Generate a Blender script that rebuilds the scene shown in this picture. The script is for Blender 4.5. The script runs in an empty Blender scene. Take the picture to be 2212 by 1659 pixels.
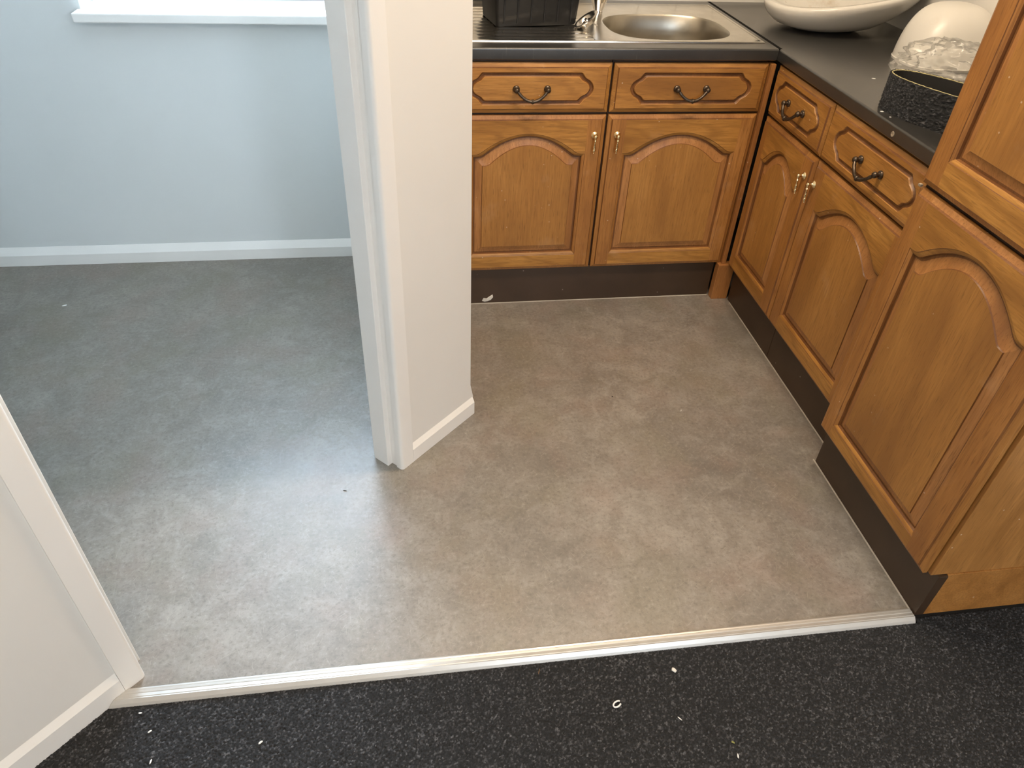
import bpy, bmesh, math, random
import numpy as np
from mathutils import Vector, Matrix, noise
random.seed(7)
rng = np.random.default_rng(5)
S = bpy.context.scene
COL = S.collection

# ---------------------------------------------------------------- camera
cam_d = bpy.data.cameras.new('camera')
cam = bpy.data.objects.new('camera', cam_d); COL.objects.link(cam)
r = Vector((0.98991115, -0.13571103, 0.04072387))
u = Vector((0.05442147, 0.62954193, 0.77505823))
f = Vector((0.13082134, 0.76502253, -0.63057617))
M = Matrix(((r.x, u.x, -f.x, 0), (r.y, u.y, -f.y, 0), (r.z, u.z, -f.z, 1.4958), (0, 0, 0, 1)))
cam.matrix_world = M
cam_d.sensor_fit = 'HORIZONTAL'; cam_d.sensor_width = 36
cam_d.lens = 1566.78 / 2212 * 36
cam_d.clip_start = 0.02
S.camera = cam

# ---------------------------------------------------------------- light
S.view_settings.view_transform = 'Standard'
S.view_settings.look = 'None'
S.view_settings.gamma = 1
S.view_settings.use_curve_mapping = False
S.view_settings.exposure = 2.0

world = bpy.data.worlds.new('world'); S.world = world
world.use_nodes = True
bg = world.node_tree.nodes['Background']
bg.inputs[0].default_value = (0.69, 0.83, 1.0, 1)
bg.inputs[1].default_value = 10.6


def area(name, loc, rot, sx, sy, power, color, portal=False):
    d = bpy.data.lights.new(name, 'AREA'); d.shape = 'RECTANGLE'
    d.size = sx; d.size_y = sy; d.energy = power; d.color = color
    if portal:
        d.cycles.is_portal = True
    o = bpy.data.objects.new(name, d); COL.objects.link(o)
    o.location = loc; o.rotation_euler = rot
    return o


# warm fluorescent battens on the kitchen and room ceilings
area('kitchen_ceiling_light', (0.62, 1.50, 2.36), (0, 0, 0), 1.2, 0.16, 9.5, (1.0, 0.80, 0.58))
area('room_ceiling_light', (0.3, -0.9, 2.36), (0, 0, 0), 1.2, 0.30, 9.0, (1.0, 0.83, 0.64))
# sky portals in the two window openings
area('window_portal', (-0.455, 3.02, 1.5), (-math.pi / 2, 0, 0), 1.08, 1.24, 1, (1, 1, 1), True)
area('rear_window_portal', (1.2, -2.72, 1.65), (math.pi / 2, 0, 0), 0.5, 0.7, 1, (1, 1, 1), True)


# ---------------------------------------------------------------- materials
def mat(name):
    m = bpy.data.materials.new(name); m.use_nodes = True
    nt = m.node_tree
    return m, nt, nt.nodes['Principled BSDF']


def N(nt, kind, **kw):
    n = nt.nodes.new(kind)
    for k, v in kw.items():
        if k.startswith('i_'):
            key = k[2:].replace('_', ' ')
            n.inputs[key].default_value = v
        else:
            setattr(n, k, v)
    return n


def ramp(nt, src, stops):
    n = nt.nodes.new('ShaderNodeValToRGB')
    el = n.color_ramp.elements
    while len(el) < len(stops):
        el.new(0.5)
    for e, (p, c) in zip(el, stops):
        e.position = p
        e.color = c if len(c) == 4 else (*c, 1)
    nt.links.new(src, n.inputs[0])
    return n.outputs[0]


def mix(nt, fac, a, b, mode='MIX'):
    n = nt.nodes.new('ShaderNodeMix'); n.data_type = 'RGBA'; n.blend_type = mode
    for sock, v in ((n.inputs[0], fac), (n.inputs[6], a), (n.inputs[7], b)):
        if hasattr(v, 'links') or isinstance(v, bpy.types.NodeSocket):
            nt.links.new(v, sock)
        elif isinstance(v, (int, float)):
            sock.default_value = v
        else:
            sock.default_value = v if len(v) == 4 else (*v, 1)
    return n.outputs[2]


def coords(nt, scale=(1, 1, 1), space='Object', seed=None):
    tc = nt.nodes.new('ShaderNodeTexCoord')
    mp = nt.nodes.new('ShaderNodeMapping')
    mp.inputs['Scale'].default_value = scale
    nt.links.new(tc.outputs[space], mp.inputs[0])
    if seed:
        oi = nt.nodes.new('ShaderNodeObjectInfo')
        ml = N(nt, 'ShaderNodeMath', operation='MULTIPLY'); ml.inputs[1].default_value = seed
        nt.links.new(oi.outputs['Random'], ml.inputs[0])
        cb = nt.nodes.new('ShaderNodeCombineXYZ')
        for i in range(3):
            nt.links.new(ml.outputs[0], cb.inputs[i])
        nt.links.new(cb.outputs[0], mp.inputs['Location'])
    return mp.outputs[0]


def noise_tex(nt, vec, scale, detail=4, rough=0.55, dist=0.0):
    n = N(nt, 'ShaderNodeTexNoise', i_Scale=scale, i_Detail=detail, i_Roughness=rough, i_Distortion=dist)
    nt.links.new(vec, n.inputs['Vector'])
    return n.outputs['Fac']


def bump(nt, bsdf, h, strength, dist=0.001):
    b = N(nt, 'ShaderNodeBump', i_Strength=strength, i_Distance=dist)
    nt.links.new(h, b.inputs['Height'])
    nt.links.new(b.outputs[0], bsdf.inputs['Normal'])


def wood(name, axis, dark, base, light, speck=0.5, figure=0.5, rough=0.42):
    dark, base, light = (tuple(x * k for x, k in zip(cc, (1.16, 1.24, 1.22))) for cc in (dark, base, light))
    m, nt, b = mat(name)
    s = [1.0, 1.0, 1.0]; s[axis] = 0.055
    sf = [1.0, 1.0, 1.0]; sf[axis] = 0.22
    v1 = coords(nt, tuple(s), seed=13.0)
    v2 = coords(nt, tuple(sf), seed=13.0)
    v3 = coords(nt, (1, 1, 1), seed=5.0)
    streak = noise_tex(nt, v1, 170, 5, 0.6)
    fig = noise_tex(nt, v2, 9, 3, 0.5, 0.6)
    wv = N(nt, 'ShaderNodeTexWave', wave_type='BANDS', bands_direction='DIAGONAL', i_Scale=11, i_Distortion=9, i_Detail=2.5, i_Detail_Scale=1.2)
    nt.links.new(v2, wv.inputs['Vector'])
    pores = noise_tex(nt, v1, 420, 2, 0.5)
    c = ramp(nt, fig, [(0.3, dark), (0.52, base), (0.72, light)])
    c = mix(nt, ramp(nt, streak, [(0.38, (0, 0, 0)), (0.66, (0.62,) * 3)]), c, dark)
    c = mix(nt, ramp(nt, wv.outputs['Fac'], [(0.0, (0.42 * figure,) * 3), (0.3, (0, 0, 0))]), c, dark)
    c = mix(nt, ramp(nt, pores, [(0.58, (0, 0, 0)), (0.68, (0.5,) * 3)]), c, tuple(x * 0.55 for x in dark))
    # faint wear and dried paint flecks
    haze = noise_tex(nt, v3, 7, 4, 0.6)
    c = mix(nt, ramp(nt, haze, [(0.62, (0, 0, 0)), (0.80, (0.22,) * 3)]), c, (0.55, 0.36, 0.22))
    vo = N(nt, 'ShaderNodeTexVoronoi', i_Scale=32); nt.links.new(v3, vo.inputs['Vector'])
    big = noise_tex(nt, v3, 6, 1)
    sp = N(nt, 'ShaderNodeMath', operation='MULTIPLY')
    nt.links.new(ramp(nt, vo.outputs['Distance'], [(0.05, (1, 1, 1)), (0.075, (0, 0, 0))]), sp.inputs[0])
    nt.links.new(ramp(nt, big, [(0.50, (0, 0, 0)), (0.56, (speck,) * 3)]), sp.inputs[1])
    c = mix(nt, sp.outputs[0], c, (0.72, 0.62, 0.5))
    nt.links.new(c, b.inputs['Base Color'])
    b.inputs['Roughness'].default_value = rough
    b.inputs['Specular IOR Level'].default_value = 0.4
    bump(nt, b, streak, 0.12, 0.0008)
    return m


W_D, W_B, W_L = (0.205, 0.083, 0.020), (0.325, 0.142, 0.034), (0.40, 0.188, 0.050)
W_Dp, W_Bp, W_Lp = (0.225, 0.094, 0.024), (0.325, 0.143, 0.036), (0.375, 0.173, 0.047)
M_stile = wood('oak_stile', 2, (0.20, 0.077, 0.020), (0.31, 0.128, 0.033), (0.37, 0.162, 0.047), figure=0.25)
M_rail = wood('oak_rail', 0, (0.215, 0.090, 0.020), (0.365, 0.162, 0.037), (0.44, 0.21, 0.053), figure=1.35)
M_panel = wood('oak_panel', 2, W_Dp, W_Bp, W_Lp, figure=0.18)
M_drawer = wood('oak_drawer', 0, W_D, (0.345, 0.150, 0.035), W_L, figure=1.0)
M_groove = wood('oak_groove', 2, (0.105, 0.038, 0.012), (0.165, 0.062, 0.018), (0.21, 0.082, 0.025), figure=0.1, speck=0.2)  # darker stain in the mouldings, deepened by groove shade put into the colour
M_bevel = wood('oak_bevel', 2, (0.22, 0.088, 0.027), (0.34, 0.145, 0.047), (0.42, 0.19, 0.066), figure=0.1)
M_end = wood('oak_end_panel', 2, (0.24, 0.098, 0.025), (0.38, 0.165, 0.047), (0.44, 0.205, 0.066), figure=0.8, speck=0.7)
M_endh = wood('oak_end_plinth', 0, (0.22, 0.085, 0.02), (0.36, 0.15, 0.039), (0.42, 0.19, 0.056), figure=0.6, speck=0.6)
M_carc = wood('carcass_gap_shade', 2, (0.022, 0.010, 0.005), (0.035, 0.016, 0.008), (0.045, 0.02, 0.01), figure=0.2)  # near-black: shade of the deep gaps between fronts is put into this colour
M_post = wood('oak_post', 2, (0.2, 0.075, 0.022), (0.31, 0.125, 0.038), (0.37, 0.16, 0.055), figure=0.3)


def painted(name, col, rough=0.45, bumps=0.05, spec=0.5):
    m, nt, b = mat(name)
    v = coords(nt, (1, 1, 1))
    n1 = noise_tex(nt, v, 2.2, 3); n2 = noise_tex(nt, v, 160, 3)
    c = mix(nt, ramp(nt, n1, [(0.35, (0, 0, 0)), (0.7, (1, 1, 1))]), tuple(x * 0.965 for x in col), col)
    nt.links.new(c, b.inputs['Base Color'])
    b.inputs['Roughness'].default_value = rough
    b.inputs['Specular IOR Level'].default_value = spec
    if bumps:
        bump(nt, b, n2, bumps, 0.0006)
    return m


M_wall = painted('wall_paint', (0.69, 0.71, 0.70), 0.6)
M_cream = painted('room_cream_paint', (0.765, 0.748, 0.705), 0.6)
M_gloss = painted('gloss_white', (0.84, 0.825, 0.79), 0.28, 0.02)
M_ceil = painted('ceiling_paint', (0.82, 0.81, 0.79), 0.8)
M_upvc = painted('window_white', (0.86, 0.87, 0.88), 0.3, 0)

# vinyl
M_vinyl, nt, b = mat('vinyl_concrete')
v = coords(nt)
a1 = noise_tex(nt, v, 2.6, 5, 0.62, 0.4); a2 = noise_tex(nt, v, 17, 5, 0.65, 0.8); a3 = noise_tex(nt, v, 95, 5, 0.75)
c = ramp(nt, a1, [(0.3, (0.160, 0.144, 0.125)), (0.55, (0.242, 0.218, 0.190)), (0.75, (0.302, 0.274, 0.241))])
c = mix(nt, ramp(nt, a2, [(0.36, (0.45,) * 3), (0.56, (0, 0, 0))]), c, (0.135, 0.115, 0.095))
c = mix(nt, ramp(nt, a2, [(0.55, (0, 0, 0)), (0.75, (0.42,) * 3)]), c, (0.36, 0.335, 0.30))
a4 = noise_tex(nt, coords(nt, (1.0, 1.0, 1.0)), 5.5, 3, 0.5)
c = mix(nt, ramp(nt, a4, [(0.50, (0, 0, 0)), (0.70, (0.5,) * 3)]), c, (0.245, 0.182, 0.150))
a5 = noise_tex(nt, coords(nt, (1.1, 0.9, 1.0)), 4.1, 4, 0.6)
c = mix(nt, ramp(nt, a5, [(0.36, (0.45,) * 3), (0.5, (0, 0, 0))]), c, (0.18, 0.160, 0.115))
c = mix(nt, ramp(nt, a3, [(0.36, (0.55,) * 3), (0.48, (0, 0, 0))]), c, (0.11, 0.098, 0.084))
c = mix(nt, ramp(nt, a3, [(0.55, (0, 0, 0)), (0.70, (0.42,) * 3)]), c, (0.42, 0.39, 0.34))
# thin pale printed fibres in several directions
for ang, sc, loc in ((0.4, 5, 0.0), (1.5, 4.2, 3.1), (2.4, 5.5, 7.7), (-0.6, 3.6, 11.0), (1.05, 4.5, 17.0), (2.0, 4.8, 23.0)):
    tc = nt.nodes.new('ShaderNodeTexCoord'); mr = nt.nodes.new('ShaderNodeMapping'); mp = nt.nodes.new('ShaderNodeMapping')
    mr.inputs['Rotation'].default_value = (0, 0, ang); mr.inputs['Location'].default_value = (loc, loc, 0)
    mp.inputs['Scale'].default_value = (sc * 2.2, sc * 30, 1)
    nt.links.new(tc.outputs['Object'], mr.inputs[0]); nt.links.new(mr.outputs[0], mp.inputs[0])
    vo = N(nt, 'ShaderNodeTexVoronoi', i_Scale=1.0); vo.inputs['Randomness'].default_value = 1
    nt.links.new(mp.outputs[0], vo.inputs['Vector'])
    fb = ramp(nt, vo.outputs['Distance'], [(0.0, (0.4,) * 3), (0.14, (0, 0, 0))])
    c = mix(nt, fb, c, (0.42, 0.385, 0.32))
nt.links.new(c, b.inputs['Base Color'])
rr = ramp(nt, a2, [(0.3, (0.35,) * 3), (0.7, (0.44,) * 3)])
nt.links.new(rr, b.inputs['Roughness'])
b.inputs['Specular IOR Level'].default_value = 1.0
bump(nt, b, a3, 0.08, 0.0005)

# carpet
def carpet_mat(name, lo, hi, bumpy=False):
    m, nt, b = mat(name)
    at = N(nt, 'ShaderNodeAttribute', attribute_name='tuft')
    v = coords(nt)
    n1 = noise_tex(nt, v, 380, 2)
    c = ramp(nt, at.outputs['Fac'], [(0.0, lo), (0.55, tuple((x + y) / 2 * 0.72 for x, y in zip(lo, hi))), (0.86, hi), (1.0, tuple(x * 1.9 for x in hi))])
    c = mix(nt, ramp(nt, n1, [(0.3, (0.6,) * 3), (0.6, (0, 0, 0))]), c, tuple(x * 0.5 for x in lo))
    nt.links.new(c, b.inputs['Base Color'])
    b.inputs['Roughness'].default_value = 0.95
    b.inputs['Specular IOR Level'].default_value = 0.15
    bump(nt, b, n1, 0.6, 0.0015)
    return m


M_carpet = carpet_mat('charcoal_carpet', (0.022, 0.0225, 0.0235), (0.066, 0.067, 0.071))

# worktop laminate
M_wt, nt, b = mat('worktop_laminate')
v = coords(nt)
a1 = noise_tex(nt, v, 14, 4, 0.6); a2 = noise_tex(nt, v, 500, 2)
c = ramp(nt, a1, [(0.3, (0.020, 0.0195, 0.018)), (0.7, (0.030, 0.0285, 0.026))])
c = mix(nt, ramp(nt, a2, [(0.66, (0, 0, 0)), (0.75, (0.5,) * 3)]), c, (0.09, 0.085, 0.08))
vs = coords(nt, (30, 2.0, 1)); sc = noise_tex(nt, vs, 6, 2)
c = mix(nt, ramp(nt, sc, [(0.70, (0, 0, 0)), (0.74, (0.25,) * 3)]), c, (0.14, 0.13, 0.12))
nt.links.new(c, b.inputs['Base Color'])
b.inputs['Roughness'].default_value = 0.34
b.inputs['Coat Weight'].default_value = 0.7; b.inputs['Coat Roughness'].default_value = 0.24
bump(nt, b, a2, 0.15, 0.0004)


def simple(name, col, rough=0.5, metal=0.0, spec=0.5, var=0.12, scale=25):
    m, nt, b = mat(name)
    v = coords(nt)
    n1 = noise_tex(nt, v, scale, 4)
    c = mix(nt, ramp(nt, n1, [(0.3, (0, 0, 0)), (0.7, (1, 1, 1))]), tuple(x * (1 - var) for x in col), tuple(min(1, x * (1 + var)) for x in col))
    nt.links.new(c, b.inputs['Base Color'])
    b.inputs['Roughness'].default_value = rough
    b.inputs['Metallic'].default_value = metal
    b.inputs['Specular IOR Level'].default_value = spec
    return m


# plinth: dark brown, with pale paint flecks
M_plinth, nt, b = mat('plinth_brown')
v = coords(nt, (1, 1, 1), seed=3.0)
a1 = noise_tex(nt, v, 6, 3)
c = ramp(nt, a1, [(0.3, (0.038, 0.021, 0.011)), (0.7, (0.054, 0.031, 0.017))])
vo = N(nt, 'ShaderNodeTexVoronoi', i_Scale=22); nt.links.new(v, vo.inputs['Vector'])
big = noise_tex(nt, v, 5, 1)
sp = N(nt, 'ShaderNodeMath', operation='MULTIPLY')
nt.links.new(ramp(nt, vo.outputs['Distance'], [(0.04, (1, 1, 1)), (0.07, (0, 0, 0))]), sp.inputs[0])
nt.links.new(ramp(nt, big, [(0.5, (0, 0, 0)), (0.56, (0.45,) * 3)]), sp.inputs[1])
c = mix(nt, sp.outputs[0], c, (0.5, 0.46, 0.4))
nt.links.new(c, b.inputs['Base Color']); b.inputs['Roughness'].default_value = 0.42

# stainless steel (brushed along x)
M_steel, nt, b = mat('stainless_steel')
v = coords(nt, (2, 60, 60)); a1 = noise_tex(nt, v, 12, 3)
a2 = noise_tex(nt, coords(nt), 18, 4)
c = mix(nt, ramp(nt, a2, [(0.4, (0, 0, 0)), (0.7, (1, 1, 1))]), (0.70, 0.67, 0.61), (0.80, 0.77, 0.71))
nt.links.new(c, b.inputs['Base Color']); b.inputs['Metallic'].default_value = 1
nt.links.new(ramp(nt, a1, [(0.3, (0.19,) * 3), (0.7, (0.24,) * 3)]), b.inputs['Roughness'])
M_steelb = simple('bowl_steel', (0.40, 0.365, 0.30), 0.34, 1.0, var=0.06)
M_chrome = simple('chrome', (0.82, 0.80, 0.77), 0.07, 1.0, var=0.03)
M_chromeb = simple('dull_chrome', (0.70, 0.67, 0.62), 0.22, 1.0, var=0.08)
M_brass = simple('polished_brass', (0.86, 0.70, 0.42), 0.16, 1.0, var=0.05)
M_bronze = simple('antique_bronze', (0.085, 0.065, 0.048), 0.34, 0.85, var=0.3, scale=120)
M_black = simple('black_plastic', (0.008, 0.0083, 0.009), 0.5, 0, 0.3, var=0.1)
M_rubber = simple('black_rubber', (0.014, 0.013, 0.012), 0.65)
M_yellow = simple('jute_edge', (0.44, 0.39, 0.20), 0.9, var=0.4, scale=90)
M_alu = simple('satin_aluminium', (0.56, 0.545, 0.515), 0.36, 0.55, var=0.03)
M_chip = simple('dried_paint', (0.66, 0.65, 0.6), 0.6)
M_chipw = simple('white_paint_chip', (0.80, 0.80, 0.78), 0.6)
M_green = simple('dry_leaf', (0.24, 0.24, 0.07), 0.7)
M_straw = simple('brown_splinter', (0.19, 0.11, 0.05), 0.7)
M_dark = simple('dark_splinter', (0.03, 0.028, 0.026), 0.7)
M_strip = simple('joint_strip', (0.006, 0.006, 0.006), 0.7, 0.0, 0.05)
M_seal = simple('sealant', (0.42, 0.38, 0.32), 0.5)
M_fill = simple('beige_filler', (0.26, 0.21, 0.15), 0.7, var=0.35, scale=200)
M_grout = simple('grout', (0.5, 0.48, 0.44), 0.8)
M_sub = simple('subfloor', (0.012, 0.012, 0.013), 0.9)

# sanitary ceramic with faint dirt
def ceramic(name, dirt, gl=0.12):
    m, nt, b = mat(name)
    v = coords(nt); n1 = noise_tex(nt, v, 9, 5, 0.65); n2 = noise_tex(nt, v, 45, 3)
    c = mix(nt, ramp(nt, n1, [(0.56, (0, 0, 0)), (0.78, (dirt,) * 3)]), (0.67, 0.65, 0.60), (0.45, 0.36, 0.25))
    c = mix(nt, ramp(nt, n2, [(0.74, (0, 0, 0)), (0.80, (dirt,) * 3)]), c, (0.3, 0.22, 0.15))
    nt.links.new(c, b.inputs['Base Color']); b.inputs['Roughness'].default_value = gl
    return m


M_cer = ceramic('ceramic_white', 0.22)
M_cerm = ceramic('ceramic_dull', 0.30, 0.36)
M_cerin = ceramic('ceramic_dirty_inside', 0.9)
M_tile = painted('wall_tile_glaze', (0.80, 0.775, 0.72), 0.15, 0)

# glass pane and clear polythene: see-through plus a gloss layer
def thin_clear(name, tint, gl, rough, cloud=0.0):
    m = bpy.data.materials.new(name); m.use_nodes = True
    nt = m.node_tree; nt.nodes.clear()
    out = nt.nodes.new('ShaderNodeOutputMaterial')
    t = nt.nodes.new('ShaderNodeBsdfTransparent'); t.inputs[0].default_value = (*tint, 1)
    g = nt.nodes.new('ShaderNodeBsdfGlossy'); g.inputs['Roughness'].default_value = rough
    fr = nt.nodes.new('ShaderNodeFresnel'); fr.inputs[0].default_value = 1.48
    ad = N(nt, 'ShaderNodeMath', operation='MULTIPLY_ADD'); ad.inputs[1].default_value = gl; ad.inputs[2].default_value = 0.0
    nt.links.new(fr.outputs[0], ad.inputs[0])
    mx = nt.nodes.new('ShaderNodeMixShader')
    nt.links.new(ad.outputs[0], mx.inputs[0]); nt.links.new(t.outputs[0], mx.inputs[1]); nt.links.new(g.outputs[0], mx.inputs[2])
    last = mx.outputs[0]
    if cloud:
        d = nt.nodes.new('ShaderNodeBsdfDiffuse'); d.inputs[0].default_value = (0.8, 0.78, 0.72, 1)
        m2 = nt.nodes.new('ShaderNodeMixShader')
        v = coords(nt); n1 = noise_tex(nt, v, 30, 3)
        nt.links.new(ramp(nt, n1, [(0.3, (cloud * 0.3,) * 3), (0.75, (cloud,) * 3)]), m2.inputs[0])
        nt.links.new(last, m2.inputs[1]); nt.links.new(d.outputs[0], m2.inputs[2])
        last = m2.outputs[0]
    nt.links.new(last, out.inputs[0])
    return m


M_glass = thin_clear('window_glass', (0.97, 0.99, 0.99), 0.9, 0.0)
M_poly = thin_clear('clear_polythene', (0.99, 0.99, 0.985), 0.5, 0.10, 0.20)


# ---------------------------------------------------------------- builders
class MB:
    def __init__(s):
        s.v = []; s.f = []; s.m = []

    def vert(s, p):
        s.v.append(tuple(p)); return len(s.v) - 1

    def face(s, idx, mi=0):
        s.f.append(tuple(idx)); s.m.append(mi)

    def poly(s, pts, mi=0):
        s.face([s.vert(p) for p in pts], mi)

    def box(s, x0, x1, y0, y1, z0, z1, mi=0, bev=0.0):
        bm = bmesh.new()
        bmesh.ops.create_cube(bm, size=1)
        for v in bm.verts:
            v.co = Vector(((x0 + x1) / 2 + v.co.x * (x1 - x0), (y0 + y1) / 2 + v.co.y * (y1 - y0), (z0 + z1) / 2 + v.co.z * (z1 - z0)))
        if bev:
            bmesh.ops.bevel(bm, geom=list(bm.edges), offset=bev, segments=2, affect='EDGES', profile=0.5)
        s.add_bm(bm, mi)

    def add_bm(s, bm, mi=0):
        o = len(s.v); bm.verts.index_update()
        s.v += [tuple(v.co) for v in bm.verts]
        for fc in bm.faces:
            s.face([o + v.index for v in fc.verts], mi)
        bm.free()

    def grid(s, rows, mis=None, closed=False, mi=0):
        """rows: list of equal-length point lists; mis: material per strip"""
        idx = [[s.vert(p) for p in row] for row in rows]
        n = len(rows[0])
        for i in range(len(rows) - 1):
            k = mis[i] if mis else mi
            for j in range(n if closed else n - 1):
                j2 = (j + 1) % n
                s.face((idx[i][j], idx[i][j2], idx[i + 1][j2], idx[i + 1][j]), k)
        return idx

    def prism(s, prof, z0, z1, mi=0):
        a = [s.vert((x, y, z0)) for x, y in prof]; c = [s.vert((x, y, z1)) for x, y in prof]
        n = len(prof)
        for i in range(n):
            s.face((a[i], a[(i + 1) % n], c[(i + 1) % n], c[i]), mi)
        s.face(a[::-1], mi); s.face(c, mi)

    def tube(s, path, rad, n=10, mi=0, cap=True):
        path = [Vector(p) for p in path]
        if not isinstance(rad, (list, tuple)):
            rad = [rad] * len(path)
        rows = []; ref = None
        for i, p in enumerate(path):
            d = (path[min(i + 1, len(path) - 1)] - path[max(i - 1, 0)]).normalized()
            if ref is None:
                ref = Vector((0, 0, 1)) if abs(d.z) < 0.9 else Vector((1, 0, 0))
            a = d.cross(ref).normalized(); bb = a.cross(d).normalized(); ref = bb
            rows.append([p + (a * math.cos(t) + bb * math.sin(t)) * rad[i] for t in (2 * math.pi * k / n for k in range(n))])
        idx = s.grid(rows, closed=True, mi=mi)
        if cap:
            s.face(idx[0][::-1], mi); s.face(idx[-1], mi)

    def lathe(s, prof, base, axis, n=18, mi=0):
        ax = Vector(axis).normalized(); base = Vector(base)
        ref = Vector((0, 0, 1)) if abs(ax.z) < 0.9 else Vector((1, 0, 0))
        a = ax.cross(ref).normalized(); bb = a.cross(ax).normalized()
        rows = [[base + ax * h + (a * math.cos(t) + bb * math.sin(t)) * rr for t in (2 * math.pi * k / n for k in range(n))] for rr, h in prof]
        idx = s.grid(rows, closed=True, mi=mi)
        s.face(idx[0][::-1], mi); s.face(idx[-1], mi)

    def build(s, name, mats, parent=None, smooth=False, weld=0.0, recalc=True):
        me = bpy.data.meshes.new(name)
        me.from_pydata(s.v, [], s.f)
        for m in (mats if isinstance(mats, (list, tuple)) else [mats]):
            me.materials.append(m)
        me.polygons.foreach_set('material_index', s.m)
        if weld or recalc:
            bm = bmesh.new(); bm.from_mesh(me)
            if weld:
                bmesh.ops.remove_doubles(bm, verts=bm.verts, dist=weld)
            bmesh.ops.recalc_face_normals(bm, faces=bm.faces)
            bm.to_mesh(me); bm.free()
        if smooth:
            me.polygons.foreach_set('use_smooth', [True] * len(me.polygons))
            me.set_sharp_from_angle(angle=math.radians(smooth if smooth is not True else 40))
        me.update()
        o = bpy.data.objects.new(name, me); COL.objects.link(o)
        if parent is not None:
            o.parent = parent
        return o


def thing(name, label, cat, loc=(0, 0, 0), rz=0.0, group=None):
    o = bpy.data.objects.new(name, None); COL.objects.link(o)
    o.empty_display_size = 0.05
    o.location = loc; o.rotation_euler = (0, 0, rz)
    o['label'] = label; o['category'] = cat
    if group:
        o['group'] = group
    return o


def tag(o, label, cat, group=None):
    o['label'] = label; o['category'] = cat
    if group:
        o['group'] = group
    return o


def struct(o):
    o['kind'] = 'structure'; return o


# ---------------------------------------------------------------- dimensions
B, R, T = 2.2823, 1.1856, 1.1159          # door faces: back run, right run, tall unit
ZB, ZD, ZE, ZT, WT = 0.1506, 0.7075, 0.7157, 0.8663, 0.91
WALL_B, WALL_R, WALL_L = 2.945, 1.757, 2.712
CEIL = 2.40
XL, XC, YR = -2.3, 2.0, -2.6              # far left, right extent, rear wall

# ---------------------------------------------------------------- room shell
m = MB(); m.box(XL - .1, WALL_R + .1, YR - .1, 3.1, -0.06, -0.014); struct(m.build('floor_base', M_sub))
# vinyl sheet (kitchen and passage), with the room's carpet starting at the threshold strip
m = MB(); m.box(XL, WALL_R, 0.866, 2.95, -0.013, 0.0)
vin = struct(m.build('floor', M_vinyl))
m = MB()
m.tube([(0.150, 2.3005, 0.001), (1.150, 2.3005, 0.001)], 0.0022, 6)
m.tube([(1.2195, 2.236, 0.001), (1.2195, 1.40, 0.001)], 0.0022, 6)
m.tube([(1.1555, 1.385, 0.001), (1.1555, 0.872, 0.001)], 0.0022, 6)
m.build('sealant_line', M_seal, vin, smooth=True)
m = MB(); m.box(XL - .1, WALL_R + .1, YR - .1, 3.1, CEIL, CEIL + .08); struct(m.build('ceiling', M_ceil))

# window wall of the passage, with the opening
wx0, wx1, wz0, wz1 = -0.995, 0.086, 0.888, 2.10
m = MB()
m.box(XL, wx0, WALL_L, 3.06, -0.013, CEIL)
m.box(wx0, wx1, WALL_L, 3.06, -0.013, wz0)
m.box(wx0, wx1, WALL_L, 3.06, wz1, CEIL)
m.box(wx1, 0.098, WALL_L, 3.06, -0.013, CEIL)
struct(m.build('wall_back', M_wall))
# kitchen back wall
m = MB(); m.box(0.098, WALL_R + .1, WALL_B, 3.06, -0.013, CEIL); wk = struct(m.build('wall_kitchen', M_cream))
for row in range(2):
    for i in range(11):
        x0 = 0.17 + i * 0.1485
        x1 = min(x0 + 0.1462, WALL_R - 0.002)
        if x1 - x0 < 0.02:
            continue
        t = MB(); t.box(x0, x1, WALL_B - 0.0065, WALL_B + 0.001, 0.935 + row * 0.1485, 0.935 + row * 0.1485 + 0.1462, 0, 0.0012)
        t.build('tile', M_tile, wk)
m = MB(); m.box(0.17, WALL_R - .002, WALL_B - 0.003, WALL_B + 0.001, 0.934, 1.235); m.build('grout', M_grout, wk)
# right wall
m = MB(); m.box(WALL_R, WALL_R + .1, YR, 3.06, -0.013, CEIL); struct(m.build('wall_right', M_cream))
# passage far-left wall
m = MB(); m.box(XL - .1, XL, -0.6, 3.06, -0.013, CEIL); struct(m.build('wall_passage', M_wall))
# rear wall with a wide window opening behind the photographer
m = MB()
m.box(-1.6, 0.95, YR - .1, YR, -0.013, CEIL); m.box(1.45, WALL_R + .1, YR - .1, YR, -0.013, CEIL)
m.box(0.95, 1.45, YR - .1, YR, -0.013, 1.3); m.box(0.95, 1.45, YR - .1, YR, 2.0, CEIL)
struct(m.build('wall_rear', M_cream))

# diagonal wall: along d, face on y = x + K
K = 1.508
D = Vector((math.sqrt(.5), math.sqrt(.5), 0)); NRM = Vector((math.sqrt(.5), -math.sqrt(.5), 0))


def dg(s, t, z):     # s along the wall, t depth behind the architrave face
    p = Vector((0, K, 0)) + D * s - NRM * t
    return (p.x, p.y, z)


def dprism(mb, prof, z0, z1, mi=0):
    mb.prism([dg(s, t, 0)[:2] for s, t in prof], z0, z1, mi)


def dsweep(mb, prof_tz, s0, s1, mi=0):     # profile in (t,z), swept along s
    a = [dg(s0, t, z) for t, z in prof_tz]; c = [dg(s1, t, z) for t, z in prof_tz]
    n = len(a); ia = [mb.vert(p) for p in a]; ic = [mb.vert(p) for p in c]
    for i in range(n):
        mb.face((ia[i], ia[(i + 1) % n], ic[(i + 1) % n], ic[i]), mi)
    mb.face(ia[::-1], mi); mb.face(ic, mi)


SR, SL = -0.072, -0.857       # reveal edges of the right and left jambs
SE = 0.236                    # free end of the right stub
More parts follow.
